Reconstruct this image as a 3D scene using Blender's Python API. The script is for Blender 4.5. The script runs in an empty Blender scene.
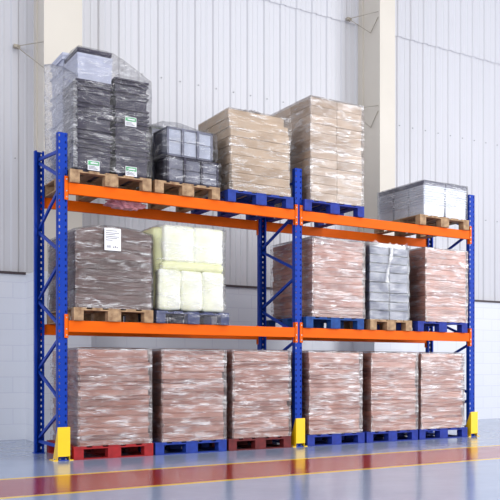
import bpy, bmesh, math, random
from mathutils import Vector, Matrix, noise

scene = bpy.context.scene
C = bpy.data.collections.new('warehouse'); scene.collection.children.link(C)
rnd = random.Random(7)

# ---------------------------------------------------------------- camera
cam_d = bpy.data.cameras.new('camera'); cam = bpy.data.objects.new('camera', cam_d); C.objects.link(cam)
cam.location = (-2.4862, -10.2206, 0.98)
cam.rotation_euler = (math.pi / 2, 0, -0.6619)
cam_d.sensor_width = 36.0; cam_d.sensor_fit = 'HORIZONTAL'
cam_d.lens = 36.0 * 893.82 / 500.0
cam_d.shift_x = -(465.28 - 250) / 500.0
cam_d.shift_y = (369.1 - 250) / 500.0
cam_d.clip_end = 200
scene.camera = cam

# ---------------------------------------------------------------- world, lamps, exposure
world = bpy.data.worlds.new('world'); scene.world = world; world.use_nodes = True
bg = world.node_tree.nodes['Background']; bg.inputs[0].default_value = (0.90, 0.92, 1.0, 1); bg.inputs[1].default_value = 0.52

def area(name, loc, target, sx, sy, power, col=(1, 1, 1)):
    l = bpy.data.lights.new(name, 'AREA'); l.shape = 'RECTANGLE'; l.size = sx; l.size_y = sy
    l.energy = power; l.color = col
    o = bpy.data.objects.new(name, l); C.objects.link(o); o.location = loc
    o.rotation_euler = (Vector(target) - Vector(loc)).to_track_quat('-Z', 'Y').to_euler()
    return o
area('skylight_lamp', (3.0, -6.0, 9.6), (3.0, -3.0, 0), 14, 2.2, 300, (1.0, 0.99, 0.97))
area('daylight_window_lamp', (13.0, -11.5, 4.2), (4.0, 1.0, 2.6), 4.2, 7.6, 1150, (0.97, 0.98, 1.0))
area('gate_daylight_lamp', (5.6, -15.0, 4.2), (2.5, 0.5, 2.6), 5, 7.4, 470, (1.0, 0.98, 0.97))
area('left_fill_lamp', (-11.0, -9.0, 4.5), (0.5, 3.0, 1.5), 6, 5, 620, (0.94, 0.96, 1.0))  # unseen fill light added to brighten the left wall and load sides

scene.view_settings.view_transform = 'Standard'; scene.view_settings.look = 'None'
scene.view_settings.gamma = 1.0; scene.view_settings.use_curve_mapping = False
scene.view_settings.exposure = 0.24
scene.cycles.transparent_max_bounces = 24
scene.cycles.max_bounces = 10

# ---------------------------------------------------------------- materials
def srgb(r, g, b):
    f = lambda c: (c / 255 / 12.92) if c / 255 <= 0.04045 else ((c / 255 + 0.055) / 1.055) ** 2.4
    return (f(r), f(g), f(b), 1)

def mat(name):
    m = bpy.data.materials.new(name); m.use_nodes = True
    nt = m.node_tree; p = nt.nodes['Principled BSDF']
    return m, nt, p

def N(nt, t, **kw):
    n = nt.nodes.new(t)
    for k, v in kw.items(): setattr(n, k, v)
    return n

def coords(nt, scale, use='Object'):
    tc = N(nt, 'ShaderNodeTexCoord'); mp = N(nt, 'ShaderNodeMapping')
    mp.inputs['Scale'].default_value = scale
    nt.links.new(tc.outputs[use], mp.inputs['Vector'])
    return mp.outputs[0]

def noise_n(nt, vec, scale=1, detail=3, rough=.5):
    n = N(nt, 'ShaderNodeTexNoise'); n.inputs['Scale'].default_value = scale
    n.inputs['Detail'].default_value = detail; n.inputs['Roughness'].default_value = rough
    nt.links.new(vec, n.inputs['Vector']); return n.outputs['Fac']

def ramp(nt, fac, stops):
    r = N(nt, 'ShaderNodeValToRGB'); e = r.color_ramp.elements
    e[0].position, e[0].color = stops[0]; e[1].position, e[1].color = stops[-1]
    for p_, c_ in stops[1:-1]:
        x = e.new(p_); x.color = c_
    nt.links.new(fac, r.inputs[0]); return r.outputs[0]

def bump(nt, h, strength, dist=0.01):
    b = N(nt, 'ShaderNodeBump'); b.inputs['Strength'].default_value = strength; b.inputs['Distance'].default_value = dist
    nt.links.new(h, b.inputs['Height']); return b.outputs[0]

def g(v): return (v, v, v, 1)

def simple(name, col, rough=.5, metal=0, var=.06, nscale=6, coat=0, bumps=0, spec=.5):
    m, nt, p = mat(name)
    v = coords(nt, (nscale,) * 3); f = noise_n(nt, v, 1, 4)
    a = tuple(max(0, c * (1 - var)) for c in col[:3]) + (1,); b = tuple(min(1, c * (1 + var)) for c in col[:3]) + (1,)
    nt.links.new(ramp(nt, f, [(.3, a), (.7, b)]), p.inputs['Base Color'])
    p.inputs['Roughness'].default_value = rough; p.inputs['Metallic'].default_value = metal
    p.inputs['Coat Weight'].default_value = coat; p.inputs['Specular IOR Level'].default_value = spec
    if bumps:
        nt.links.new(bump(nt, f, bumps, .004), p.inputs['Normal'])
    return m

M = {}
M['blue_paint'] = simple('blue_powder_coat', srgb(6, 56, 162), .45, var=.05, spec=.15)
M['orange_paint'] = simple('orange_powder_coat', srgb(236, 100, 0), .5, var=.04, spec=.12)
M['yellow_paint'] = simple('yellow_paint', srgb(250, 204, 4), .35, var=.03)
M['steel'] = simple('zinc_steel', srgb(150, 152, 155), .35, metal=.9)
M['dark_trim'] = simple('dark_trim_strip', srgb(74, 62, 66), .5)
M['rod'] = simple('galvanised_rod', srgb(172, 164, 150), .45, metal=.3)
M['cream'] = simple('cream_column_paint', srgb(216, 209, 197), .45, var=.02, nscale=2)
M['paper'] = simple('white_paper', srgb(240, 240, 244), .6, var=.01)
M['ink'] = simple('printed_ink', srgb(90, 90, 100), .6)
M['green_ink'] = simple('green_label_print', srgb(90, 178, 120), .5)
M['pink_film'] = simple('pink_plastic_sheet', srgb(240, 160, 170), .25, var=.2, nscale=14, bumps=.5)
M['black_plastic'] = simple('black_plastic', srgb(54, 50, 68), .5, spec=.3, var=.12, nscale=8)
M['grey_plastic'] = simple('grey_plastic', srgb(96, 98, 116), .35, var=.1)
M['frosted_panel'] = simple('frosted_crate_panel', srgb(168, 174, 190), .35, var=.1, nscale=12)
M['pale_tray'] = simple('pale_grey_tray', srgb(182, 186, 204), .4, var=.08)
M['blue_lid'] = simple('blue_grey_lid', srgb(90, 110, 180), .4)
M['white_tray'] = simple('white_tray_plastic', srgb(214, 218, 228), .35, var=.03)
M['grey_lid'] = simple('grey_tray_lid', srgb(88, 90, 110), .4)
M['slate_box'] = simple('slate_blue_box', srgb(88, 97, 126), .45, var=.14, nscale=9)
M['olive_frame'] = simple('grey_green_frame', srgb(120, 128, 118), .45)

def wood(name, c1, c2):
    m, nt, p = mat(name)
    f = noise_n(nt, coords(nt, (10, 2, 10)), 1.5, 5, .6)
    oi = N(nt, 'ShaderNodeObjectInfo')
    nt.links.new(ramp(nt, f, [(.3, c1), (.7, c2)]), p.inputs['Base Color'])
    p.inputs['Roughness'].default_value = .7
    nt.links.new(bump(nt, f, .3, .003), p.inputs['Normal'])
    return m
M['wood'] = wood('pallet_wood', srgb(128, 96, 68), srgb(190, 158, 120))
M['wood_red'] = wood('red_painted_wood', srgb(140, 8, 16), srgb(172, 20, 26))
M['wood_blue'] = wood('blue_painted_wood', srgb(10, 42, 128), srgb(18, 58, 156))
M['wood_navy'] = wood('navy_painted_wood', srgb(14, 36, 122), srgb(24, 52, 156))
M['wood_maroon'] = wood('maroon_painted_wood', srgb(84, 14, 18), srgb(114, 28, 30))
M['wood_teal'] = wood('teal_blue_painted_wood', srgb(0, 50, 118), srgb(4, 76, 150))
M['wood_slate'] = wood('slate_painted_wood', srgb(40, 50, 96), srgb(66, 78, 122))

def cardboard(name, c1, c2, lines=120, lam=.35):
    m, nt, p = mat(name)
    tc = N(nt, 'ShaderNodeTexCoord'); oi = N(nt, 'ShaderNodeObjectInfo')
    add = N(nt, 'ShaderNodeVectorMath', operation='ADD')
    mul = N(nt, 'ShaderNodeVectorMath', operation='SCALE'); mul.inputs['Scale'].default_value = 37.0
    comb = N(nt, 'ShaderNodeCombineXYZ')
    for i in range(3): nt.links.new(oi.outputs['Random'], comb.inputs[i])
    nt.links.new(comb.outputs[0], mul.inputs[0]); nt.links.new(tc.outputs['Object'], add.inputs[0]); nt.links.new(mul.outputs[0], add.inputs[1])
    mp = N(nt, 'ShaderNodeMapping'); mp.inputs['Scale'].default_value = (1.3, 1.3, lines); nt.links.new(add.outputs[0], mp.inputs[0])
    f = noise_n(nt, mp.outputs[0], 1, 3, .6)
    mp2 = N(nt, 'ShaderNodeMapping'); mp2.inputs['Scale'].default_value = (3, 3, 5); nt.links.new(add.outputs[0], mp2.inputs[0])
    f2 = noise_n(nt, mp2.outputs[0], 1, 2)
    mx = N(nt, 'ShaderNodeMath', operation='MULTIPLY_ADD'); mx.inputs[1].default_value = lam
    m2 = N(nt, 'ShaderNodeMath', operation='MULTIPLY_ADD'); m2.inputs[1].default_value = .35
    nt.links.new(f, mx.inputs[0]); nt.links.new(oi.outputs['Random'], m2.inputs[0]); nt.links.new(f2, m2.inputs[2])
    nt.links.new(m2.outputs[0], mx.inputs[2])
    nt.links.new(ramp(nt, mx.outputs[0], [(.5, c1), (1.05, c2)]), p.inputs['Base Color'])
    p.inputs['Roughness'].default_value = .75
    nt.links.new(bump(nt, f, .5, .004), p.inputs['Normal'])
    return m
M['card_pink'] = cardboard('rosy_brown_cardboard', srgb(132, 78, 66), srgb(194, 134, 114))
M['card_dark'] = cardboard('dark_brown_cardboard', srgb(72, 52, 50), srgb(116, 90, 86), 90)
M['card_beige'] = cardboard('beige_cardboard', srgb(172, 146, 122), srgb(208, 184, 160), 14, .2)
M['card_tan'] = cardboard('tan_cardboard', srgb(170, 144, 118), srgb(204, 180, 154), 14, .2)

def foam():
    m, nt, p = mat('pale_yellow_foam')
    f = noise_n(nt, coords(nt, (4, 4, 4)), 1, 3)
    nt.links.new(ramp(nt, f, [(.35, srgb(236, 238, 210)), (.65, srgb(244, 246, 236))]), p.inputs['Base Color'])
    p.inputs['Roughness'].default_value = .5; p.inputs['Subsurface Weight'].default_value = .25
    p.inputs['Subsurface Radius'].default_value = (.05, .05, .03)
    return m
M['foam'] = foam()
M['foam_yellow'] = simple('yellow_foam', srgb(234, 236, 186), .5, var=.06)

def film(name, haze=.12, streak=.45, soft_k=.6, glint_amt=.9, gloss=.6, tw=.05, tint=(1, 1, 1), scale=(1.6, 1.6, 16), rough=.2, bstr=.8):
    """stretch film: see-through, with glossy wrinkles and painted-in highlights running around the load"""
    m, nt, p = mat(name)
    tc = N(nt, 'ShaderNodeTexCoord'); oi = N(nt, 'ShaderNodeObjectInfo')
    sc = N(nt, 'ShaderNodeVectorMath', operation='SCALE'); sc.inputs['Scale'].default_value = 23.0
    comb = N(nt, 'ShaderNodeCombineXYZ')
    for i in range(3): nt.links.new(oi.outputs['Random'], comb.inputs[i])
    nt.links.new(comb.outputs[0], sc.inputs[0])
    add = N(nt, 'ShaderNodeVectorMath', operation='ADD'); nt.links.new(tc.outputs['Object'], add.inputs[0]); nt.links.new(sc.outputs[0], add.inputs[1])
    outs = []
    for rot, s in ((0.16, scale), (-0.35, tuple(v * 1.7 for v in scale))):
        mp = N(nt, 'ShaderNodeMapping'); mp.inputs['Scale'].default_value = s; mp.inputs['Rotation'].default_value = (0, rot, 0)
        nt.links.new(add.outputs[0], mp.inputs[0]); n = N(nt, 'ShaderNodeTexNoise')
        n.inputs['Detail'].default_value = 5; n.inputs['Roughness'].default_value = .62; n.inputs['Distortion'].default_value = .6
        n.inputs['Scale'].default_value = 1.0
        nt.links.new(mp.outputs[0], n.inputs['Vector']); outs.append(n.outputs['Fac'])
    ad = N(nt, 'ShaderNodeMath', operation='MULTIPLY_ADD'); ad.inputs[1].default_value = .5
    nt.links.new(outs[1], ad.inputs[0]); 
    h = N(nt, 'ShaderNodeMath', operation='MULTIPLY'); h.inputs[1].default_value = .5; nt.links.new(outs[0], h.inputs[0]); nt.links.new(h.outputs[0], ad.inputs[2])
    def math_(op, x, y=None, z=None):
        n_ = N(nt, 'ShaderNodeMath', operation=op)
        for i_, v_ in enumerate((x, y, z)):
            if v_ is None: continue
            if isinstance(v_, (int, float)): n_.inputs[i_].default_value = v_
            else: nt.links.new(v_, n_.inputs[i_])
        return n_.outputs[0]
    def glint_lines(rot, s_, wdt):
        mp = N(nt, 'ShaderNodeMapping'); mp.inputs['Scale'].default_value = s_; mp.inputs['Rotation'].default_value = (0, rot, 0)
        nt.links.new(add.outputs[0], mp.inputs[0]); n_ = N(nt, 'ShaderNodeTexNoise'); n_.inputs['Scale'].default_value = 1
        n_.inputs['Detail'].default_value = 3; n_.inputs['Roughness'].default_value = .55; n_.inputs['Distortion'].default_value = .8
        nt.links.new(mp.outputs[0], n_.inputs['Vector'])
        d_ = math_('ABSOLUTE', math_('SUBTRACT', n_.outputs['Fac'], .5))
        return math_('MAXIMUM', math_('SUBTRACT', 1.0, math_('DIVIDE', d_, wdt)), 0.0)
    mpp = N(nt, 'ShaderNodeMapping'); mpp.inputs['Scale'].default_value = (3.6, 3.6, 15); nt.links.new(add.outputs[0], mpp.inputs[0])
    pt = ramp(nt, noise_n(nt, mpp.outputs[0], 1, 4, .6), [(.46, g(0)), (.64, g(1))])
    th = math_('MAXIMUM', math_('MAXIMUM', glint_lines(.05, (2.2, 2.2, 26), tw), glint_lines(-.10, (3, 3, 34), tw)), glint_lines(.55, (2.4, 2.4, 12), .02))
    th = math_('MULTIPLY', th, math_('MULTIPLY_ADD', pt, .9, .1))
    soft = ramp(nt, ad.outputs[0], [(.46, g(0)), (.66, g(1))])
    soft = math_('MULTIPLY', soft, math_('MULTIPLY_ADD', pt, .7, .3))
    st = math_('MINIMUM', math_('ADD', math_('ADD', math_('MULTIPLY', th, glint_amt), math_('MULTIPLY', soft, streak * soft_k)), haze), .92)  # highlights painted in as whiter, more opaque lines and patches
    nb = bump(nt, math_('ADD', ad.outputs[0], math_('MULTIPLY', th, .12)), bstr * .7, .02)
    nt.nodes.remove(p)
    col = (.9 * tint[0], .9 * tint[1], min(1, .92 * tint[2]), 1)
    df = N(nt, 'ShaderNodeBsdfDiffuse'); df.inputs[0].default_value = col; nt.links.new(nb, df.inputs['Normal'])
    tl = N(nt, 'ShaderNodeBsdfTranslucent'); tl.inputs[0].default_value = col; nt.links.new(nb, tl.inputs['Normal'])
    dt = N(nt, 'ShaderNodeMixShader'); dt.inputs[0].default_value = .4; nt.links.new(df.outputs[0], dt.inputs[1]); nt.links.new(tl.outputs[0], dt.inputs[2])
    g2 = N(nt, 'ShaderNodeBsdfGlossy'); g2.inputs['Roughness'].default_value = rough * 1.3; nt.links.new(nb, g2.inputs['Normal'])
    p = N(nt, 'ShaderNodeMixShader'); p.inputs[0].default_value = .5; nt.links.new(dt.outputs[0], p.inputs[1]); nt.links.new(g2.outputs[0], p.inputs[2])
    tr = N(nt, 'ShaderNodeBsdfTransparent'); tr.inputs[0].default_value = (.985, .985, .99, 1)
    gl = N(nt, 'ShaderNodeBsdfGlossy'); gl.inputs['Roughness'].default_value = rough * .8; nt.links.new(nb, gl.inputs['Normal'])
    fr = N(nt, 'ShaderNodeFresnel'); fr.inputs[0].default_value = 1.45; nt.links.new(nb, fr.inputs['Normal'])
    mg = N(nt, 'ShaderNodeMixShader'); nt.links.new(math_('MULTIPLY', fr.outputs[0], gloss), mg.inputs[0]); nt.links.new(tr.outputs[0], mg.inputs[1]); nt.links.new(gl.outputs[0], mg.inputs[2])
    mx = N(nt, 'ShaderNodeMixShader')
    nt.links.new(st, mx.inputs[0]); nt.links.new(mg.outputs[0], mx.inputs[1]); nt.links.new(p.outputs[0], mx.inputs[2])
    nt.links.new(mx.outputs[0], nt.nodes['Material Output'].inputs[0])
    return m
M['film'] = film('clear_stretch_film', .05, .55, .32, .65, gloss=.8, tw=.05, tint=(1, .97, .99), scale=(1.4, 1.4, 19), rough=.2)
M['film_thin'] = film('thin_stretch_film', .015, .35, .10, .8, gloss=.6, tw=.028)
M['film_cloudy'] = film('cloudy_stretch_film', .22, .4, .7, .6, tint=(.98, .98, 1.03), scale=(2.4, 2.4, 7), rough=.22)
M['film_clear_hazy'] = film('clear_hazy_film', .05, .35, .25, .4, gloss=.8, tw=.04, tint=(.98, .98, 1.02), scale=(2.2, 2.2, 8), rough=.2)
M['film_bag'] = film('loose_film_bag', .012, .35, .08, .6, gloss=.4, tw=.022, tint=(.98, .98, 1.03), scale=(4, 4, 11), rough=.16)

def wallmat(name, c, rough=.4):
    m, nt, p = mat(name)
    f = noise_n(nt, coords(nt, (.6, .6, .25)), 1, 4)
    a = tuple(x * .95 for x in c[:3]) + (1,)
    nt.links.new(ramp(nt, f, [(.3, a), (.7, c)]), p.inputs['Base Color']); p.inputs['Roughness'].default_value = rough
    return m
M['sheet'] = wallmat('white_corrugated_sheet', srgb(212, 212, 217))
def blockwall():
    m, nt, p = mat('white_painted_blocks')
    tc = N(nt, 'ShaderNodeTexCoord'); sep = N(nt, 'ShaderNodeSeparateXYZ'); cmb = N(nt, 'ShaderNodeCombineXYZ')
    nt.links.new(tc.outputs['Object'], sep.inputs[0])
    sm = N(nt, 'ShaderNodeMath', operation='ADD'); nt.links.new(sep.outputs[0], sm.inputs[0]); nt.links.new(sep.outputs[1], sm.inputs[1])
    nt.links.new(sm.outputs[0], cmb.inputs[0]); nt.links.new(sep.outputs[2], cmb.inputs[1])
    b = N(nt, 'ShaderNodeTexBrick'); b.inputs['Scale'].default_value = 1
    b.inputs['Brick Width'].default_value = .44; b.inputs['Row Height'].default_value = .218; b.inputs['Mortar Size'].default_value = .006
    b.inputs['Mortar Smooth'].default_value = .3
    b.inputs['Color1'].default_value = srgb(230, 232, 238); b.inputs['Color2'].default_value = srgb(227, 230, 237); b.inputs['Mortar'].default_value = srgb(218, 220, 230)
    nt.links.new(cmb.outputs[0], b.inputs['Vector']); nt.links.new(b.outputs['Color'], p.inputs['Base Color'])
    inv = N(nt, 'ShaderNodeMath', operation='SUBTRACT'); inv.inputs[0].default_value = 1; nt.links.new(b.outputs['Fac'], inv.inputs[1])
    nt.links.new(bump(nt, inv.outputs[0], .35, .004), p.inputs['Normal']); p.inputs['Roughness'].default_value = .5
    return m
M['blocks'] = blockwall()
def floormat(name, c1, c2, rough):
    m, nt, p = mat(name)
    f = noise_n(nt, coords(nt, (.8, .8, .8)), 1, 5, .6)
    nt.links.new(ramp(nt, f, [(.3, c1), (.7, c2)]), p.inputs['Base Color'])
    r = noise_n(nt, coords(nt, (2.2, 2.2, 2.2)), 1, 4, .6)
    mr = N(nt, 'ShaderNodeMapRange'); mr.inputs['To Min'].default_value = rough * .75; mr.inputs['To Max'].default_value = rough * 1.3
    nt.links.new(r, mr.inputs[0]); nt.links.new(mr.outputs[0], p.inputs['Roughness'])
    b = noise_n(nt, coords(nt, (9, 9, 9)), 1, 2)
    nt.links.new(bump(nt, b, .06, .01), p.inputs['Normal'])
    return m
M['floor_grey'] = floormat('grey_epoxy_floor', srgb(142, 156, 184), srgb(156, 169, 196), .16)
M['floor_red'] = floormat('red_lane_paint', srgb(150, 42, 32), srgb(168, 54, 42), .16)
M['floor_yellow'] = floormat('yellow_line_paint', srgb(226, 184, 60), srgb(236, 196, 76), .22)

# ---------------------------------------------------------------- mesh helpers
def box(bm, x0, x1, y0, y1, z0, z1, mi=0, bev=0, mat4=None):
    r = bmesh.ops.create_cube(bm, size=1)
    vs = r['verts']
    for v in vs:
        v.co = Vector((x0 + (v.co.x + .5) * (x1 - x0), y0 + (v.co.y + .5) * (y1 - y0), z0 + (v.co.z + .5) * (z1 - z0)))
    fs = set(f for v in vs for f in v.link_faces)
    for f in fs: f.material_index = mi
    if bev:
        es = list(set(e for v in vs for e in v.link_edges))
        rr = bmesh.ops.bevel(bm, geom=es, offset=bev, segments=2, affect='EDGES', profile=.6)
        vs = list(set(v for f in rr['faces'] for v in f.verts)) + [v for v in vs if v.is_valid]
        for f in rr['faces']: f.material_index = mi
        vs = list(set(vs))
    if mat4 is not None:
        bmesh.ops.transform(bm, matrix=mat4, verts=vs)
    return vs

def bar(bm, a, b, w, h, mi=0):
    a = Vector(a); b = Vector(b); d = b - a; L = d.length
    q = d.to_track_quat('Y', 'Z')
    box(bm, -w / 2, w / 2, 0, L, -h / 2, h / 2, mi, 0, Matrix.Translation(a) @ q.to_matrix().to_4x4())

def rod(bm, a, b, r, seg=8):
    a = Vector(a); b = Vector(b); d = b - a
    rr = bmesh.ops.create_cone(bm, cap_ends=True, segments=seg, radius1=r, radius2=r, depth=d.length)
    bmesh.ops.transform(bm, matrix=Matrix.Translation((a + b) / 2) @ d.to_track_quat('Z', 'Y').to_matrix().to_4x4(), verts=rr['verts'])

def build(name, bm, mats, parent=None, loc=(0, 0, 0), smooth=False):
    me = bpy.data.meshes.new(name); bm.normal_update(); bm.to_mesh(me); bm.free()
    for m_ in (mats if isinstance(mats, list) else [mats]): me.materials.append(m_)
    if smooth:
        for p_ in me.polygons: p_.use_smooth = True
    o = bpy.data.objects.new(name, me); C.objects.link(o); o.location = loc
    if parent: o.parent = parent
    return o

def mk(name, boxes, m, parent=None, loc=(0, 0, 0), bev=0, smooth=False):
    bm = bmesh.new()
    for b in boxes: box(bm, *b, bev=bev)
    return build(name, bm, m, parent, loc, smooth)

def thing(name, label, cat, loc=(0, 0, 0), rz=0, group=None):
    o = bpy.data.objects.new(name, None); C.objects.link(o); o.location = loc; o.rotation_euler = (0, 0, rz)
    o.empty_display_size = .1
    return tag(o, label, cat, group)

def tag(o, label, cat, group=None):
    o['label'] = label; o['category'] = cat
    if group: o['group'] = group
    return o

def struct(name, bm, m, smooth=False):
    o = build(name, bm, m, smooth=smooth); o['kind'] = 'structure'; return o

def copy_tree(o, parent=None):
    c = o.copy(); C.objects.link(c); c.parent = parent
    for ch in list(o.children): copy_tree(ch, c)
    return c

# ---------------------------------------------------------------- setting: floor, wall, columns
WY = 3.35; BT = 2.29
bm = bmesh.new()
ys = [-16, -2.76, -2.66, -1.48, -1.38, WY + .25]; ms = [0, 2, 1, 2, 0]
for i in range(5):
    vs = [bm.verts.new((x, y, 0)) for x, y in ((-14, ys[i]), (24, ys[i]), (24, ys[i + 1]), (-14, ys[i + 1]))]
    f = bm.faces.new(vs); f.material_index = ms[i]
bmesh.ops.remove_doubles(bm, verts=bm.verts, dist=1e-5)
struct('floor', bm, [M['floor_grey'], M['floor_red'], M['floor_yellow']])

bm = bmesh.new(); box(bm, -14, 24, WY, WY + .25, 0, BT)
for x0, x1 in ((.33, 1.02), (5.60, 6.16)):
    box(bm, x0, x1, 2.66, WY + .01, 0, BT)
struct('wall_back', bm, M['blocks'])

def sheet(bm, x0, x1, z0, z1, y, pitch=.29, depth=.024):
    x = x0; prof = []
    while x < x1:
        prof += [(x, 0), (x + pitch * .60, 0), (x + pitch * .68, -depth), (x + pitch * .92, -depth)]
        # shallow stiffening groove in the pan
        prof[-3:-3] = [(x + pitch * .24, 0), (x + pitch * .27, -.006), (x + pitch * .33, -.006), (x + pitch * .36, 0)]
        x += pitch
    prof.append((x, 0))
    lo = [bm.verts.new((a, y + b, z0)) for a, b in prof]; hi = [bm.verts.new((a, y + b, z1)) for a, b in prof]
    for i in range(len(prof) - 1): bm.faces.new((lo[i], lo[i + 1], hi[i + 1], hi[i]))
bm = bmesh.new()
sheet(bm, -13.95, 24, BT + .03, 7.08, WY + .05)
sheet(bm, -13.95, 24, 7.04, 11.5, WY + .028)
for z in (3.9, 5.42, 7.12, 8.6):
    x = -13.95 + .29 * .8
    while x < 24:
        box(bm, x - .006, x + .006, WY + .005, WY + .03, z - .006, z + .006, 1)
        x += .29
struct('wall_back_cladding', bm, [M['sheet'], M['steel']])
bm = bmesh.new()
box(bm, -14, .33, WY - .03, WY + .05, BT, BT + .035)
box(bm, 1.02, 5.6, WY - .03, WY + .05, BT, BT + .035); box(bm, 6.16, 24, WY - .03, WY + .05, BT, BT + .035)
struct('trim_1', bm, M['dark_trim'])  # dark strip between the block wall and the cladding

def column(n, x0, x1, yf):
    bm = bmesh.new()
    box(bm, x0, x1, yf, yf + .10, BT, 11.5)                      # front flange
    box(bm, x0 + .02, x1 - .02, yf + .10, WY - .12, BT, 11.5)
    box(bm, x0, x1, WY - .12, WY + .03, BT, 11.5)
    o = struct('trim_%d' % n, bm, M['cream'])
column(2, .44, .93, 2.776)
column(3, 5.71, 6.02, 2.66)

def tie(label, pts, br):
    t = thing('tie_rod_brace', label, 'brace', br)
    o = Vector(br)
    bm = bmesh.new(); box(bm, -.03, .05, -.03, .05, -.02, .02); build('wall_bracket', bm, M['rod'], t)
    for a, b in pts:
        bm = bmesh.new(); rod(bm, Vector(a) - o, Vector(b) - o, .006); build('rod', bm, M['rod'], t)
tie('thin metal brace on the cladding beside the left cream column', [((.2, 3.3, 5.43), (.44, 2.80, 5.40)), ((.2, 3.3, 5.43), (.44, 2.80, 5.05))], (.2, 3.3, 5.43))
tie('upper thin metal brace from cladding to right cream column', [((5.47, 3.3, 7.075), (5.70, 2.70, 7.07)), ((5.47, 3.3, 7.075), (5.705, 2.95, 6.78)), ((5.705, 2.95, 6.78), (5.70, 2.70, 6.98))], (5.47, 3.3, 7.075))
tie('lower thin metal brace at right cream column beside the tall cartons', [((5.47, 3.3, 5.50), (5.70, 2.70, 5.47)), ((5.47, 3.3, 5.50), (5.705, 2.95, 5.15)), ((5.705, 2.95, 5.15), (5.70, 2.70, 5.38))], (5.47, 3.3, 5.50))

# ---------------------------------------------------------------- rack frames
H = 3.52; PIT = .07
def upright_bm(front=True):
    """perforated omega upright; the closed, punched face looks outwards"""
    bm = bmesh.new(); s = 1 if front else -1
    w = .05; dp = .072
    xs = [-.05, -.038, -.026, .026, .038, .05]
    zs = [0]; z = .045
    while z < H - .03:
        zs += [z, z + .026]; z += PIT
    zs.append(H)
    grid = {}
    def V(i, j):
        if (i, j) not in grid: grid[(i, j)] = bm.verts.new((xs[i], 0, zs[j]))
        return grid[(i, j)]
    for j in range(len(zs) - 1):
        hole = j % 2 == 1
        for i in range(5):
            if hole and i in (1, 3): continue
            bm.faces.new((V(i, j), V(i + 1, j), V(i + 1, j + 1), V(i, j + 1)))
    # solidify the punched face
    r = bmesh.ops.extrude_face_region(bm, geom=list(bm.faces))
    for v in r['geom']:
        if isinstance(v, bmesh.types.BMVert): v.co.y += .003 * s
    t = .003
    for sx in (-1, 1):
        a, b = sorted((sx * w, sx * (w - t)))
        y0, y1 = sorted((0, s * dp)); box(bm, a, b, y0, y1, 0, H)
        a, b = sorted((sx * w, sx * (w - .022)))
        y0, y1 = sorted((s * dp, s * (dp - t))); box(bm, a, b, y0, y1, 0, H)
    bmesh.ops.recalc_face_normals(bm, faces=bm.faces)
    return bm
FR = [0, 2.8, 5.6]
YB = 1.1
first = None
fl = ['left blue perforated rack frame standing beside the red pallet', 'middle blue perforated rack frame between the two shelf bays', 'right blue perforated rack frame at the far end by the blank wall']
for k, x in enumerate(FR):
    if first is None:
        t = thing('rack_frame', fl[0], 'rack frame', (x, 0, 0), 0, 'blue rack frames'); first = t
        for fr, yy in ((True, 0), (False, YB)):
            u = build('upright', upright_bm(fr), M['blue_paint'], t, (0, yy, 0))
            s = 1 if fr else -1
            bm = bmesh.new(); y0, y1 = sorted((-.035 * s, .10 * s)); box(bm, -.055, .055, y0, y1, 0, .008, 0)
            build('foot_plate', bm, M['blue_paint'], u)
            for sx in (-.03, .03):
                bm = bmesh.new(); bmesh.ops.create_cone(bm, cap_ends=True, segments=6, radius1=.009, radius2=.009, depth=.014)
                bmesh.ops.translate(bm, verts=bm.verts, vec=(sx, -.018 * s, .015)); build('anchor_bolt', bm, M['steel'], u)
        yf, yb = .045, YB - .045
        segs = [((yb, .14), (yf, .14))]
        for q in range(4):
            zb = .18 + q * .81
            segs += [((yb, zb), (yf, zb + .36)), ((yf, zb + .44), (yb, zb + .77))]
        segs.append(((yb, 3.42), (yf, 3.34)))
        for (ya, za), (y2, z2) in segs:
            bm = bmesh.new(); bar(bm, (0, ya, za), (0, y2, z2), .022, .034); build('brace', bm, M['blue_paint'], t)
    else:
        t = copy_tree(first); t.location.x = x; t['label'] = fl[k]

# ---------------------------------------------------------------- beams
def beam(x0, x1, z, back, label):
    L = x1 - x0
    y = -.012 if not back else YB - .038
    t = thing('pallet_beam', label, 'rack beam', (x0, y, z - .124), 0, 'orange rack beams')
    bm = bmesh.new(); box(bm, .052, L - .052, 0, .05, 0, .124, 0, .006)
    box(bm, .052, L - .052, -.0015, .002, .055, .066)           # rolled rib along the box section
    build('beam_profile', bm, M['orange_paint'], t)
    for e in (0, 1):
        bm = bmesh.new()
        a, b = (.016, .056) if e == 0 else (L - .056, L - .016)
        yy = (-.004, .010) if not back else (.040, .054)
        box(bm, a, b, yy[0], yy[1], -.065, .19, 0, .002)
        c, d = (.050, .056) if e == 0 else (L - .056, L - .050)
        box(bm, c, d, min(yy[0], 0), max(yy[1], .05), -.065, .19)
        o = build('end_connector', bm, M['orange_paint'], t)
        bm = bmesh.new()
        for zz in (-.035, .03, .155):
            m_ = (a + b) / 2
            box(bm, m_ - .006, m_ + .006, yy[0] - .004 if not back else yy[1], yy[0] if not back else yy[1] + .004, zz - .006, zz + .006)
        build('locking_pin', bm, M['steel'], o)
    return t
L1, L2 = 1.505, 2.99
for lev, z in (('lower', L1), ('upper', L2)):
    for side, (a, b) in (('left', (0, 2.8)), ('right', (2.8, 5.6))):
        for back in (False, True):
            fb = 'rear' if back else 'front'
            beam(a, b, z, back, '%s orange %s beam across the %s bay of the rack' % (fb, lev, side))

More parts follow.
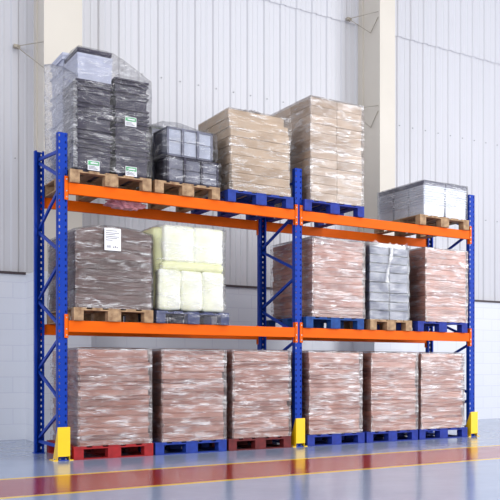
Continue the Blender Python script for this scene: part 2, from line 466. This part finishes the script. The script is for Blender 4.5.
# ---------------------------------------------------------------- guards
def guard(x, label):
    t = thing('post_guard', label, 'post guard', (x, -.055, 0), 0, 'yellow post guards')
    mk('front_plate', [(-.062, .062, -.005, 0, .045, .36)], M['yellow_paint'], t)
    for s in (-1, 1):
        bm = bmesh.new()
        xa, xb = sorted((s * .062, s * .057))
        prof = [(0, .045), (0, .36), (.012, .36), (.045, .30), (.20, .008), (.012, .008)]
        lo = [bm.verts.new((xa, p[0], p[1])) for p in prof]; hi = [bm.verts.new((xb, p[0], p[1])) for p in prof]
        bm.faces.new(lo); bm.faces.new(hi[::-1])
        for i in range(6): bm.faces.new((lo[i], hi[i], hi[(i + 1) % 6], lo[(i + 1) % 6]))
        bmesh.ops.recalc_face_normals(bm, faces=bm.faces)
        build('side_plate', bm, M['yellow_paint'], t)
        a, b = sorted((s * .057, s * .10))
        f = mk('foot_flange', [(a, b, .0, .20, 0, .008)], M['yellow_paint'], t)
        bm = bmesh.new(); bmesh.ops.create_cone(bm, cap_ends=True, segments=6, radius1=.009, radius2=.009, depth=.014)
        bmesh.ops.translate(bm, verts=bm.verts, vec=(s * .083, .055, .015)); build('bolt', bm, M['steel'], f)
for x, lb in zip(FR, ('yellow steel guard at the foot of the left rack post', 'yellow steel guard at the foot of the middle rack post', 'yellow steel guard at the foot of the right rack post')):
    guard(x, lb)

# ---------------------------------------------------------------- pallets (0.8 wide, 1.2 deep)
def pallet(m, label, x0, x1, z, y0=-.06, group=None, D=1.2, rails=False):
    W = x1 - x0
    t = thing('pallet', label, 'pallet', (x0 + W / 2, y0 + D / 2, z), 0, group)
    w, d = W / 2, D / 2
    blocks = [(-w, -w + .1), (-.07, .07), (w - .1, w)]
    by = [(-d, -d + .12), (-.07, .07), (d - .12, d)]
    for a, b in blocks:
        for c, e in by: mk('block', [(a, b, c, e, .012, .112)], m, t, bev=.002)
        mk('bottom_board', [(a, b, -d, d, 0, .012)], m, t, bev=.002)
    for c, e in ((by[0], by[2]) if rails else ()):
        for (a, b) in ((blocks[0][1], blocks[1][0]), (blocks[1][1], blocks[2][0])):
            mk('bottom_rail', [(a, b, c, e, 0.001, .010)], m, t, bev=.002)
    for c, e in by: mk('stringer_board', [(-w, w, c, e, .112, .126)], m, t, bev=.002)
    n = 5; ww = [.13, .11, .13, .11, .13]; gap = (W - sum(ww)) / 4; x = -w
    for i in range(n):
        mk('deck_board', [(x, x + ww[i], -d, d, .126, .142)], m, t, bev=.002); x += ww[i] + gap
    return t
PH = .142

# ---------------------------------------------------------------- loads
def shell(name, w, d, h, m, parent, z0=0, amp=.008, off=.012, step=.05, taper=0, cx=0, cy=0, top=True, seed=0, profile=None):
    """film wrapped round a box w x d x h (closed top), slightly wrinkled"""
    bm = bmesh.new()
    nx = max(3, int(w / step)); ny = max(4, int(d / step)); nz = max(4, int(h / step))
    ring = []
    for i in range(nx): ring.append((-w / 2 + w * i / nx, -d / 2, 0, -1))
    for i in range(ny): ring.append((w / 2, -d / 2 + d * i / ny, 1, 0))
    for i in range(nx): ring.append((w / 2 - w * i / nx, d / 2, 0, 1))
    for i in range(ny): ring.append((-w / 2, d / 2 - d * i / ny, -1, 0))
    rows = []
    for k in range(nz + 1):
        z = h * k / nz; row = []
        for (x, y, nx_, ny_) in ring:
            q = noise.noise(Vector((x * 5 + seed * 7.3, y * 5, z * 9 + seed)))
            o_ = off + amp * q
            if profile: o_ += profile(k / nz)
            l = math.hypot(x / (w / 2), y / (d / 2))
            ux, uy = (x / (w / 2)), (y / (d / 2))
            row.append(bm.verts.new((x + ux * o_, y + uy * o_, z0 + z)))
        rows.append(row)
    n = len(ring)
    for k in range(nz):
        for i in range(n):
            bm.faces.new((rows[k][i], rows[k][(i + 1) % n], rows[k + 1][(i + 1) % n], rows[k + 1][i]))
    if top:
        c = bm.verts.new((0, 0, z0 + h + .012)); inner = [bm.verts.new((v.co.x * .85, v.co.y * .85, z0 + h + .012)) for v in rows[-1]]
        for i in range(n):
            bm.faces.new((rows[-1][i], rows[-1][(i + 1) % n], inner[(i + 1) % n], inner[i]))
            bm.faces.new((inner[i], inner[(i + 1) % n], c))
    o = build(name, bm, m, parent, (cx, cy, 0), smooth=False)
    return o

def hull_film(pts, m, parent, amp=.02, off=.015, cuts=4, seed=0, name='stretch_film'):
    bm = bmesh.new()
    for p_ in pts: bm.verts.new(p_)
    r = bmesh.ops.convex_hull(bm, input=bm.verts)
    bmesh.ops.delete(bm, geom=[v for v in bm.verts if not v.link_faces], context='VERTS')
    # drop the bottom
    bm.normal_update()
    bmesh.ops.delete(bm, geom=[f for f in bm.faces if f.normal.z < -.9], context='FACES')
    for _ in range(cuts):
        es = [e for e in bm.edges if e.calc_length() > .09]
        if not es: break
        bmesh.ops.subdivide_edges(bm, edges=es, cuts=1, use_grid_fill=True)
        bmesh.ops.triangulate(bm, faces=bm.faces)
    bm.normal_update()
    for v in bm.verts:
        q = noise.noise(v.co * 4 + Vector((seed * 3.1, 0, 0))) + .5 * noise.noise(v.co * 11)
        v.co += v.normal * (off + amp * q)
    return build(name, bm, m, parent, smooth=True)

def carton_stack(root, w, d, heights, m, name, jit=.008, nx=1, ny=1, bow=None, shifts=None):
    """one mesh per carton, layer on layer"""
    z = 0
    for k, h in enumerate(heights):
        ww = w * (1 + rnd.uniform(-.012, .006)); dx = rnd.uniform(-jit, jit); dy = rnd.uniform(-jit, jit)
        if shifts: dx += shifts[k][0]; dy += shifts[k][1]; ww -= shifts[k][2]
        for i in range(nx):
            for j in range(ny):
                cw, cd = ww / nx, d / ny
                bm = bmesh.new()
                box(bm, -cw / 2 + .0015, cw / 2 - .0015, -cd / 2 + .0015, cd / 2 - .0015, .001, h - .001, 0, min(.007, h * .16))
                if bow:
                    pass
                o = build(name, bm, m, root, (-ww / 2 + cw * (i + .5) + dx, -d / 2 + cd * (j + .5) + dy, z), smooth=False)
                o.rotation_euler = (0, 0, rnd.uniform(-.006, .006))
        z += h
    return z

def load(name, label, cat, x0, x1, z, y0=-.05, d=1.2, group=None, rz=0):
    return thing(name, label, cat, ((x0 + x1) / 2, y0 + d / 2, z), rz, group)

def layers(total, n, var=.25):
    a = [1 + rnd.uniform(-var, var) for _ in range(n)]; s = sum(a); return [q / s * total for q in a]

# ---- bottom row
BR = 'shrink wrapped cardboard stacks on the floor pallets'
rows = [
 (.10, .95, .151, .929, 'wood_red', 'bright red pallet on the floor under the leftmost cardboard stack', 'rosy brown wrapped cardboard stack on the bright red floor pallet'),
 (.975, 1.822, 1.058, 1.814, 'wood_blue', 'blue floor pallet between the bright red and the maroon pallets', 'rosy brown wrapped cardboard stack on floor pallet between red and maroon ones'),
 (1.85, 2.667, 1.908, 2.662, 'wood_maroon', 'dark maroon floor pallet left of the middle rack post', 'rosy brown wrapped cardboard stack on the dark maroon floor pallet'),
 (2.90, 3.74, 2.932, 3.704, 'wood_navy', 'navy floor pallet directly right of the middle rack post', 'wrapped cardboard stack on the floor just right of middle post'),
 (3.775, 4.60, 3.855, 4.601, 'wood_navy', 'navy floor pallet in the centre of the right bay', 'wrapped cardboard stack on the floor in centre of right bay'),
 (4.63, 5.47, 4.669, 5.414, 'wood_navy', 'navy floor pallet beside the right rack post', 'glaring wrapped cardboard stack on the floor beside the right post')]
for i, (p0, p1, a, b, pm, pl, ll) in enumerate(rows):
    pallet(M[pm], pl, p0, p1, 0, group='pallets standing on the floor', rails=True)
    t = load('cardboard_stack', ll, 'cardboard stack', a, b, PH, group=BR)
    w = b - a; hh = 1.208 - PH
    carton_stack(t, w - .028, 1.16, layers(hh - .012, 17 + i % 3, .5), M['card_pink'], 'flat_carton', .011)
    shell('stretch_film', w, 1.18, hh, M['film'], t, seed=i, off=.011, amp=.006)

# ---- lower beam row
pallet(M['wood'], 'natural wood pallet under the dark brown stack', .10, .95, L1, group='pallets on the lower beams')
t = load('cardboard_stack', 'dark brown wrapped stack with a white paper sheet on its front', 'cardboard stack', .12, .945, L1 + PH)
hs = layers(.84, 15, .3)
z = 0
for k, h in enumerate(hs):                      # boards sag over the corners towards the top
    bm = bmesh.new(); bow = .065 * ((k + 1) / 15) ** 2; bow0 = .065 * (k / 15) ** 2
    nx = 10; w = .815 + rnd.uniform(-.012, .006); d = 1.16
    P = []
    for i in range(nx + 1):
        u = -1 + 2 * i / nx; x = u * w / 2; top = z + h - .001 + bow * (1 - abs(u) ** 2.2); bot = z + .001 + bow0 * (1 - abs(u) ** 2.2)
        P.append([bm.verts.new((x, -d / 2, bot)), bm.verts.new((x, -d / 2, top)), bm.verts.new((x, d / 2, top)), bm.verts.new((x, d / 2, bot))])
    for i in range(nx):
        for q in range(4): bm.faces.new((P[i][q], P[i][(q + 1) % 4], P[i + 1][(q + 1) % 4], P[i + 1][q]))
    bm.faces.new(P[0]); bm.faces.new(P[-1][::-1]); bmesh.ops.recalc_face_normals(bm, faces=bm.faces)
    build('flat_carton', bm, M['card_dark'], t, (rnd.uniform(-.005, .005), rnd.uniform(-.005, .005), 0)); z += h
bmf = bmesh.new()
hull_film([(sx * (.415), sy * .59, zz) for sx in (-1, 1) for sy in (-1, 1) for zz in (0, .85)] + [(u * .41, sy * .59, .85 + .062 * (1 - abs(u) ** 2.2)) for u in (-.6, -.3, 0, .3, .6) for sy in (-1, 1)], M['film_thin'], t, .006, .008, 5, 3)
bmf.free()
bm = bmesh.new(); X0, Z0 = .414 - .5325, 2.285 - L1 - PH
box(bm, X0, X0 + .175, -.618, -.616, Z0, Z0 + .245, 0)
for j, (lw, zz) in enumerate(((.12, .215), (.14, .19), (.10, .172), (.14, .15), (.12, .132), (.07, .11))):
    box(bm, X0 + .015, X0 + .015 + lw, -.6195, -.618, Z0 + zz, Z0 + zz + .006, 1)
for j in range(5): box(bm, X0 + .025 + j * .009, X0 + .029 + j * .009, -.6195, -.618, Z0 + .03, Z0 + .055, 1)
for j in range(3): box(bm, X0 + .09 + j * .02, X0 + .1 + j * .02, -.6195, -.618, Z0 + .03, Z0 + .045 + .01 * (j % 2), 1)
o = build('paper_sheet', bm, [M['paper'], M['ink']], t); o['label'] = 'white printed paper sheet under the film'

# foam bundles
pw = pallet(M['wood_slate'], 'slate blue pallet wrapped in film under the pale yellow bundles', .99, 1.85, L1, group='pallets on the lower beams')
shell('stretch_film', .862, 1.202, .13, M['film_bag'], pw, z0=.006, off=.010, amp=.008, top=False, seed=3)
t = load('foam_bundle_stack', 'pale yellow white foam bundles wrapped in film in two tiers', 'foam bundles', 1.03, 1.81, L1 + PH)
def pillow(w, d, h, loc, m, name='foam_block', seed=0, rad=.032):
    bm = bmesh.new(); box(bm, -w / 2, w / 2, -d / 2, d / 2, 0, h)
    bmesh.ops.bevel(bm, geom=list(bm.edges), offset=rad, segments=3, affect='EDGES', profile=.5)
    for _ in range(4):
        es = [e for e in bm.edges if e.calc_length() > .08]
        if not es: break
        bmesh.ops.subdivide_edges(bm, edges=es, cuts=1, use_grid_fill=True)
    bmesh.ops.triangulate(bm, faces=[f for f in bm.faces if len(f.verts) > 4])
    bm.normal_update()
    for v in bm.verts:
        v.co += v.normal * .012 * noise.noise(v.co * 7 + Vector((seed * 5.5, 1, 2)))
    return build(name, bm, m, t, loc, smooth=True)
z = 0
for k in range(3):
    for j in range(2): pillow(.262, .56, .47, (-.262 + k * .258, -.29 + j * .58, .012), M['foam'], seed=k + 4 * j)
pillow(.74, 1.14, .10, (.015, .0, .478), M['foam_yellow'], 'foam_sheet', 9, .035)
for k in range(2):
    for j in range(2): pillow(.362 if k else .355, .56, .43, (-.15 + k * .352, -.28 + j * .575, .57), M['foam'], seed=20 + k + 3 * j)
o = pillow(.16, 1.05, .95, (-.335, .06, .025), M['foam_yellow'], 'foam_sheet', 14, .05)
hull_film([(sx * .395, sy * .6, zz) for sx in (-1, 1) for sy in (-1, 1) for zz in (.035, .98)], M['film_bag'], t, .012, .006, 5, 5)

# bay 2 lower level
pallet(M['wood_teal'], 'teal blue pallet on the lower beam right of the middle post', 2.88, 3.73, L1, group='pallets on the lower beams')
t = load('cardboard_stack', 'wrapped cardboard stack on the teal blue pallet right of middle post', 'cardboard stack', 2.975, 3.746, L1 + PH)
carton_stack(t, .745, 1.16, layers(1.01, 17, .45), M['card_pink'], 'flat_carton', .009)
shell('stretch_film', .765, 1.18, 1.03, M['film'], t, seed=11, off=.011, amp=.007)

pallet(M['wood'], 'natural wood pallet under the blue grey film wrapped boxes', 3.83, 4.50, L1, group='pallets on the lower beams')
t = load('wrapped_box_stack', 'blue grey boxes in two columns under milky film with ragged top', 'boxes', 3.835, 4.465, L1 + PH)
zz = 0
for k, h in enumerate(layers(1.0, 8, .12)):
    for i in range(2):
        for j in range(3):
            bm = bmesh.new(); box(bm, -.148, .148, -.188, .188, .002, h - .008, 0, .012)
            box(bm, -.153, .153, -.193, .193, h - .03, h - .012, 0)
            build('plastic_box', bm, M['slate_box'], t, (-.156 + .312 * i + rnd.uniform(-.004, .004), -.39 + .39 * j, zz))
    zz += h
shell('stretch_film', .63, 1.17, 1.0, M['film_clear_hazy'], t, seed=12, off=.006, amp=.012)
bm = bmesh.new()                                 # frilly gathered film round the top edge
n = 60; ringp = []
for i in range(n):
    a = i / n * 2 * math.pi; c_, s_ = math.cos(a), math.sin(a)
    k = max(abs(c_), abs(s_)); ringp.append((c_ / k * .325, s_ / k * .6))
r0 = [bm.verts.new((x * 1.0, y, .97)) for x, y in ringp]
r1 = [bm.verts.new((x * (1 + rnd.uniform(-.06, .03)), y * (1 + rnd.uniform(-.02, .01)), 1.02 + rnd.uniform(-.01, .045))) for x, y in ringp]
for i in range(n): bm.faces.new((r0[i], r0[(i + 1) % n], r1[(i + 1) % n], r1[i]))
build('film_frill', bm, M['film_cloudy'], t, smooth=True)
bm = bmesh.new()                                 # loose tail of film hanging down the front
pts = [(.02, .99), (.01, .85), (-.03, .72), (-.06, .58), (-.05, .50)]
prev = None
for q, (x, z_) in enumerate(pts):
    hw = .022 + .01 * math.sin(q * 2.1)
    cur = [bm.verts.new((x - hw, -.61, z_)), bm.verts.new((x, -.622, z_)), bm.verts.new((x + hw, -.612, z_))]
    if prev:
        for i in range(2): bm.faces.new((prev[i], prev[i + 1], cur[i + 1], cur[i]))
    prev = cur
build('film_tail', bm, M['film_cloudy'], t, smooth=True)

pallet(M['wood_navy'], 'navy pallet on the lower beam beside the right post', 4.60, 5.47, L1, group='pallets on the lower beams')
t = load('cardboard_stack', 'bright glaring wrapped cardboard stack on lower beam beside right post', 'cardboard stack', 4.74, 5.48, L1 + PH)
carton_stack(t, .712, 1.16, layers(1.025, 18, .45), M['card_pink'], 'flat_carton', .009)
shell('stretch_film', .735, 1.18, 1.04, M['film'], t, seed=13, off=.011, amp=.007)

# ---- upper beam row
UZ = L2 + PH
UP = 'pallets on the upper beams'
pallet(M['wood'], 'natural wood pallet under the black trays at the rack corner', .06, .93, L2, group=UP)
t = load('tray_stack', 'tall stacks of black trays wrapped in hazy film at left end', 'wrapped trays', .12, .92, UZ)
def tray(w, d, h, loc, m, name='tray', rim=.012, rimh=.02, taper=.94, rz=0, lab=None, parent=None):
    """open nesting tray: tapered tub with a projecting rim"""
    bm = bmesh.new()
    lv = [(taper, 0), (1.0 - rim, h - rimh), (1.0, h - rimh), (1.0, h)]
    rings = []
    for s_, z_ in lv:
        rings.append([bm.verts.new((sx * w / 2 * s_, sy * d / 2 * s_, z_)) for sx, sy in ((-1, -1), (1, -1), (1, 1), (-1, 1))])
    inner = [bm.verts.new((sx * (w / 2 - .012), sy * (d / 2 - .012), h)) for sx, sy in ((-1, -1), (1, -1), (1, 1), (-1, 1))]
    inb = [bm.verts.new((sx * (w / 2 * taper - .012), sy * (d / 2 * taper - .012), .01)) for sx, sy in ((-1, -1), (1, -1), (1, 1), (-1, 1))]
    rings += [inner, inb]
    bm.faces.new(rings[0][::-1]); bm.faces.new(inb)
    for a, b in zip(rings[:-1], rings[1:]):
        for i in range(4): bm.faces.new((a[i], a[(i + 1) % 4], b[(i + 1) % 4], b[i]))
    o = build(name, bm, m, parent or t, loc); o.rotation_euler = (0, 0, rz)
    return o
def tray_col(x, y, spec, m, w=.375, d=.57, name='tray'):
    """spec: visible heights of the nested trays, bottom to top"""
    z_ = 0
    for h in spec:
        tray(w, d, h + .004, (x + rnd.uniform(-.004, .004), y + rnd.uniform(-.005, .005), z_), m, name, rimh=min(.022, h * .45), rim=.08, taper=.90 if h < .08 else .88, rz=rnd.uniform(-.012, .012)); z_ += h
    return z_
XF = -.195
tray_col(-.198, -.295, [.22, .05, .05, .05, .05, .05, .14, .05, .05, .05, .13, .05, .05], M['black_plastic'])
z1 = .99
b = tray(.37, .56, .29, (-.19, -.29, z1), M['pale_tray'], 'upper_tray', rimh=.03); b['label'] = 'pale grey tray near the top'
b = tray(.36, .55, .06, (-.19, -.285, z1 + .29), M['black_plastic'], 'tray_lid', rimh=.03); b['label'] = 'black lid on top'
tray_col(.205, -.295, [.22, .05, .05, .05, .05, .14, .05, .05, .05, .05, .14, .05, .09, .04], M['black_plastic'])
tray_col(-.198, .295, [.24, .10, .24, .10, .24, .10, .24, .12], M['pale_tray'])
b = tray(.37, .56, .06, (-.198, .295, 1.38), M['pale_tray'], 'tray_lid', rimh=.03)
b = tray(.34, .36, .03, (-.20, -.16, 1.05), M['blue_lid'], 'tilted_lid', rimh=.012); b['label'] = 'blue lid lying tilted'; b.rotation_euler = (.35, 0, 0)
tray_col(.205, .295, [.22, .05, .05, .14, .05, .05, .14, .05, .05, .14, .05], M['black_plastic'])
def sticker(x, z_, y=-.598, w=.125, h=.105):
    bm = bmesh.new(); box(bm, x, x + w, y - .002, y, z_, z_ + h, 0)
    box(bm, x + .004, x + w - .004, y - .003, y - .002, z_ + h * .52, z_ + h - .006, 1)
    box(bm, x + .03, x + w - .02, y - .004, y - .003, z_ + h * .68, z_ + h * .8, 0)
    for j in range(3): box(bm, x + .01, x + w - .02 - .015 * j, y - .003, y - .002, z_ + .012 + j * .013, z_ + .017 + j * .013, 2)
    o = build('sticker', bm, [M['paper'], M['green_ink'], M['ink']], t); o['label'] = 'green and white sticker'
cx0 = .52
sticker(.244 - cx0, .01 + 3.13 - UZ + .005); sticker(.645 - cx0, .0 + 3.13 - UZ + .005); sticker(.640 - cx0, 3.69 - UZ)
hull_film([(-.415, -.575, .03), (-.415, -.575, 1.0), (-.385, -.57, .03), (-.385, -.57, 1.0), (-.43, .60, .03), (-.44, .61, 1.44), (-.0, .60, 1.48), (-.0, .60, .03), (-.43, .02, 1.25), (-.01, .02, 1.42)], M['film_cloudy'], t, .010, .004, 5, 1)
hull_film([(-.40, -.605, .02), (.41, -.605, .02), (.41, .6, .02), (-.39, .0, .02), (-.40, -.60, 1.0), (-.37, -.59, 1.35), (-.01, -.59, 1.34), (-.37, -.02, 1.36), (-.01, -.02, 1.36), (.41, -.605, 1.10), (.41, .58, 1.12)], M['film_bag'], t, .012, .004, 5, 2)

pallet(M['wood'], 'natural wood pallet under the grey compartment crates', .97, 1.74, L2, group=UP)
t = load('crate_stack', 'grey compartment crates in two tiers inside a loose film bag', 'crates', .99, 1.75, UZ)
def crate(w, d, h, n, loc, rz, m1, m2, name='crate'):
    r = bpy.data.objects.new(name, None)
    bm = bmesh.new(); e = .022
    for sx in (-1, 1):
        for sy in (-1, 1):
            box(bm, sx * w / 2 - e * (sx > 0), sx * w / 2 + e * (sx < 0), sy * d / 2 - e * (sy > 0), sy * d / 2 + e * (sy < 0), 0, h)
    for z_ in (0, h - e):
        box(bm, -w / 2, w / 2, -d / 2, -d / 2 + e, z_, z_ + e); box(bm, -w / 2, w / 2, d / 2 - e, d / 2, z_, z_ + e)
        box(bm, -w / 2, -w / 2 + e, -d / 2, d / 2, z_, z_ + e); box(bm, w / 2 - e, w / 2, -d / 2, d / 2, z_, z_ + e)
    for i in range(1, n):
        x = -w / 2 + w * i / n
        for s_ in (-1, 1): box(bm, x - .013, x + .013, s_ * d / 2 - .012, s_ * d / 2 + .012, 0, h)
    box(bm, -w / 2 + .01, w / 2 - .01, -d / 2 - .004, -d / 2 + .006, h * .52, h * .52 + .006)
    o = build(name, bm, m1, t, loc); o.rotation_euler = (0, 0, rz)
    for i in range(n):
        xa = -w / 2 + w * i / n + .018; xb = -w / 2 + w * (i + 1) / n - .018
        bm = bmesh.new(); box(bm, xa, xb, -d / 2 + .008, -d / 2 + .014, e, h - e, 0, .004); build('panel', bm, m2, o)
    bm = bmesh.new(); box(bm, -w / 2 + .006, -w / 2 + .012, -d / 2 + .02, d / 2 - .02, e, h - e); box(bm, w / 2 - .012, w / 2 - .006, -d / 2 + .02, d / 2 - .02, e, h - e)
    box(bm, -w / 2 + .02, w / 2 - .02, d / 2 - .012, d / 2 - .006, e, h - e); box(bm, -w / 2 + .01, w / 2 - .01, -d / 2 + .01, d / 2 - .01, .004, .012)
    build('side_panel', bm, m1, o)
    return o
crate(.62, .40, .30, 3, (.055, -.37, .0), .03, M['black_plastic'], M['grey_plastic'])
crate(.555, .40, .33, 3, (.01, -.38, .305), .05, M['grey_plastic'], M['frosted_panel'])
crate(.54, .5, .74, 1, (-.01, .16, .0), 0, M['olive_frame'], M['pale_tray'], 'frame_crate')
hull_film([(-.30, -.6, .32), (.32, -.6, .32), (.34, -.55, .63), (.30, -.1, .67), (-.29, -.56, .68), (-.30, -.14, .70), (.3, -.14, .7), (-.3, -.14, .3), (.34, -.14, .3)], M['film_bag'], t, .03, .015, 5, 7)
hull_film([(-.30, -.6, .02), (.37, -.61, .02), (.42, -.5, .1), (.40, -.55, .3), (-.27, -.6, .31), (.38, -.14, .3), (.40, -.14, .02), (-.30, -.14, .02), (-.30, -.14, .3), (-.32, -.4, .1)], M['film_bag'], t, .03, .01, 5, 8)
hull_film([(-.29, -.1, .02), (-.29, .42, .02), (-.29, .42, .75), (-.29, -.1, .75), (.27, .42, .75), (.27, .42, .02), (.27, -.1, .02), (.27, -.1, .75)], M['film_thin'], t, .012, .01, 5, 9)

pallet(M['wood_blue'], 'blue pallet on the upper beam left of the middle post', 1.84, 2.70, L2, group=UP)
t = load('carton_stack', 'shorter stack of beige cartons with crumpled film over its top', 'cartons', 1.865, 2.66, UZ, y0=-.05, d=1.0)
hs = [.109] * 8 + [.115]
sh = [(.02 - k * .002, 0, 0) for k in range(8)] + [(-.02, .03, .03)]
carton_stack(t, .775, .96, hs, M['card_tan'], 'carton', .008, 1, 1, None, sh)
shell('stretch_film', .785, .975, .985, M['film_thin'], t, seed=21, off=.006, amp=.012, profile=lambda q: .004 + .03 * max(0, q - .5) * (1.0 if q < .92 else .2))
bm = bmesh.new()                                 # gathered film on top
for s_ in range(4):
    base = Vector((-.16 + s_ * .045, -.30, .985)); prev = None
    for q in range(9):
        y = -.46 + q * .1; p0 = Vector((-.19 + s_ * .06 + .02 * math.sin(q + s_), y, .985)); p1 = p0 + Vector((.02 * math.cos(q * 1.3 + s_), 0, .022 + .01 * math.sin(q * 1.7 + s_)))
        cur = [bm.verts.new(p0), bm.verts.new(p1), bm.verts.new(p0 + Vector((.04, 0, 0)))]
        if prev:
            for i in range(2): bm.faces.new((prev[i], prev[i + 1], cur[i + 1], cur[i]))
        prev = cur
build('film_crumple', bm, M['film_cloudy'], t, smooth=True)

pallet(M['wood_navy'], 'deep blue pallet on the upper beam right of the middle post', 2.858, 3.735, L2, group=UP)
t = load('carton_stack', 'tallest stack of beige cartons, right of the middle post', 'cartons', 2.945, 3.725, UZ)
carton_stack(t, .755, 1.17, [.11] * 12, M['card_beige'], 'carton', .006, 2, 2)
shell('stretch_film', .775, 1.19, 1.33, M['film'], t, seed=22, off=.011, amp=.008)

pallet(M['wood'], 'natural wood pallet under the nested white trays', 4.64, 5.50, L2, group=UP)
t = load('tray_stack', 'nested white trays with grey lids under hazy clear film', 'wrapped trays', 4.705, 5.48, UZ)
for i in range(2):
    for j in range(3):
        z_ = 0
        for k, h in enumerate([.18, .034, .034, .034, .034, .034, .034, .034]):
            tray(.378, .39, h + .003, (-.19 + i * .38, -.392 + .392 * j, z_), M['white_tray'], rimh=.014, rim=.07, taper=.90 if k == 0 else .92); z_ += h
        o = mk('tray_lid', [(-.188, .188, -.194, .194, 0, .065)], M['grey_lid'], t, (-.19 + i * .38, -.392 + .392 * j, z_), bev=.006); o['label'] = 'grey lid'
hull_film([(sx * .385, sy * .6, zz) for sx in (-1, 1) for sy in (-1, 1) for zz in (.02, .485)], M['film_thin'], t, .010, .006, 5, 6)

# ---- pink plastic caught under the upper left pallet
bm = bmesh.new()
bmesh.ops.create_icosphere(bm, subdivisions=5, radius=1)
for v in bm.verts:
    c = v.co.copy(); q = noise.noise(c * 2.2) * .35 + noise.noise(c * 5) * .22
    v.co = Vector((c.x * .20, c.y * .13, c.z * .062)) * (1 + q)
o = build('plastic_sheet', bm, M['pink_film'], None, (.78, .36, 2.885), smooth=True)
tag(o, 'crumpled pink plastic hanging below the black tray pallet', 'plastic sheet')
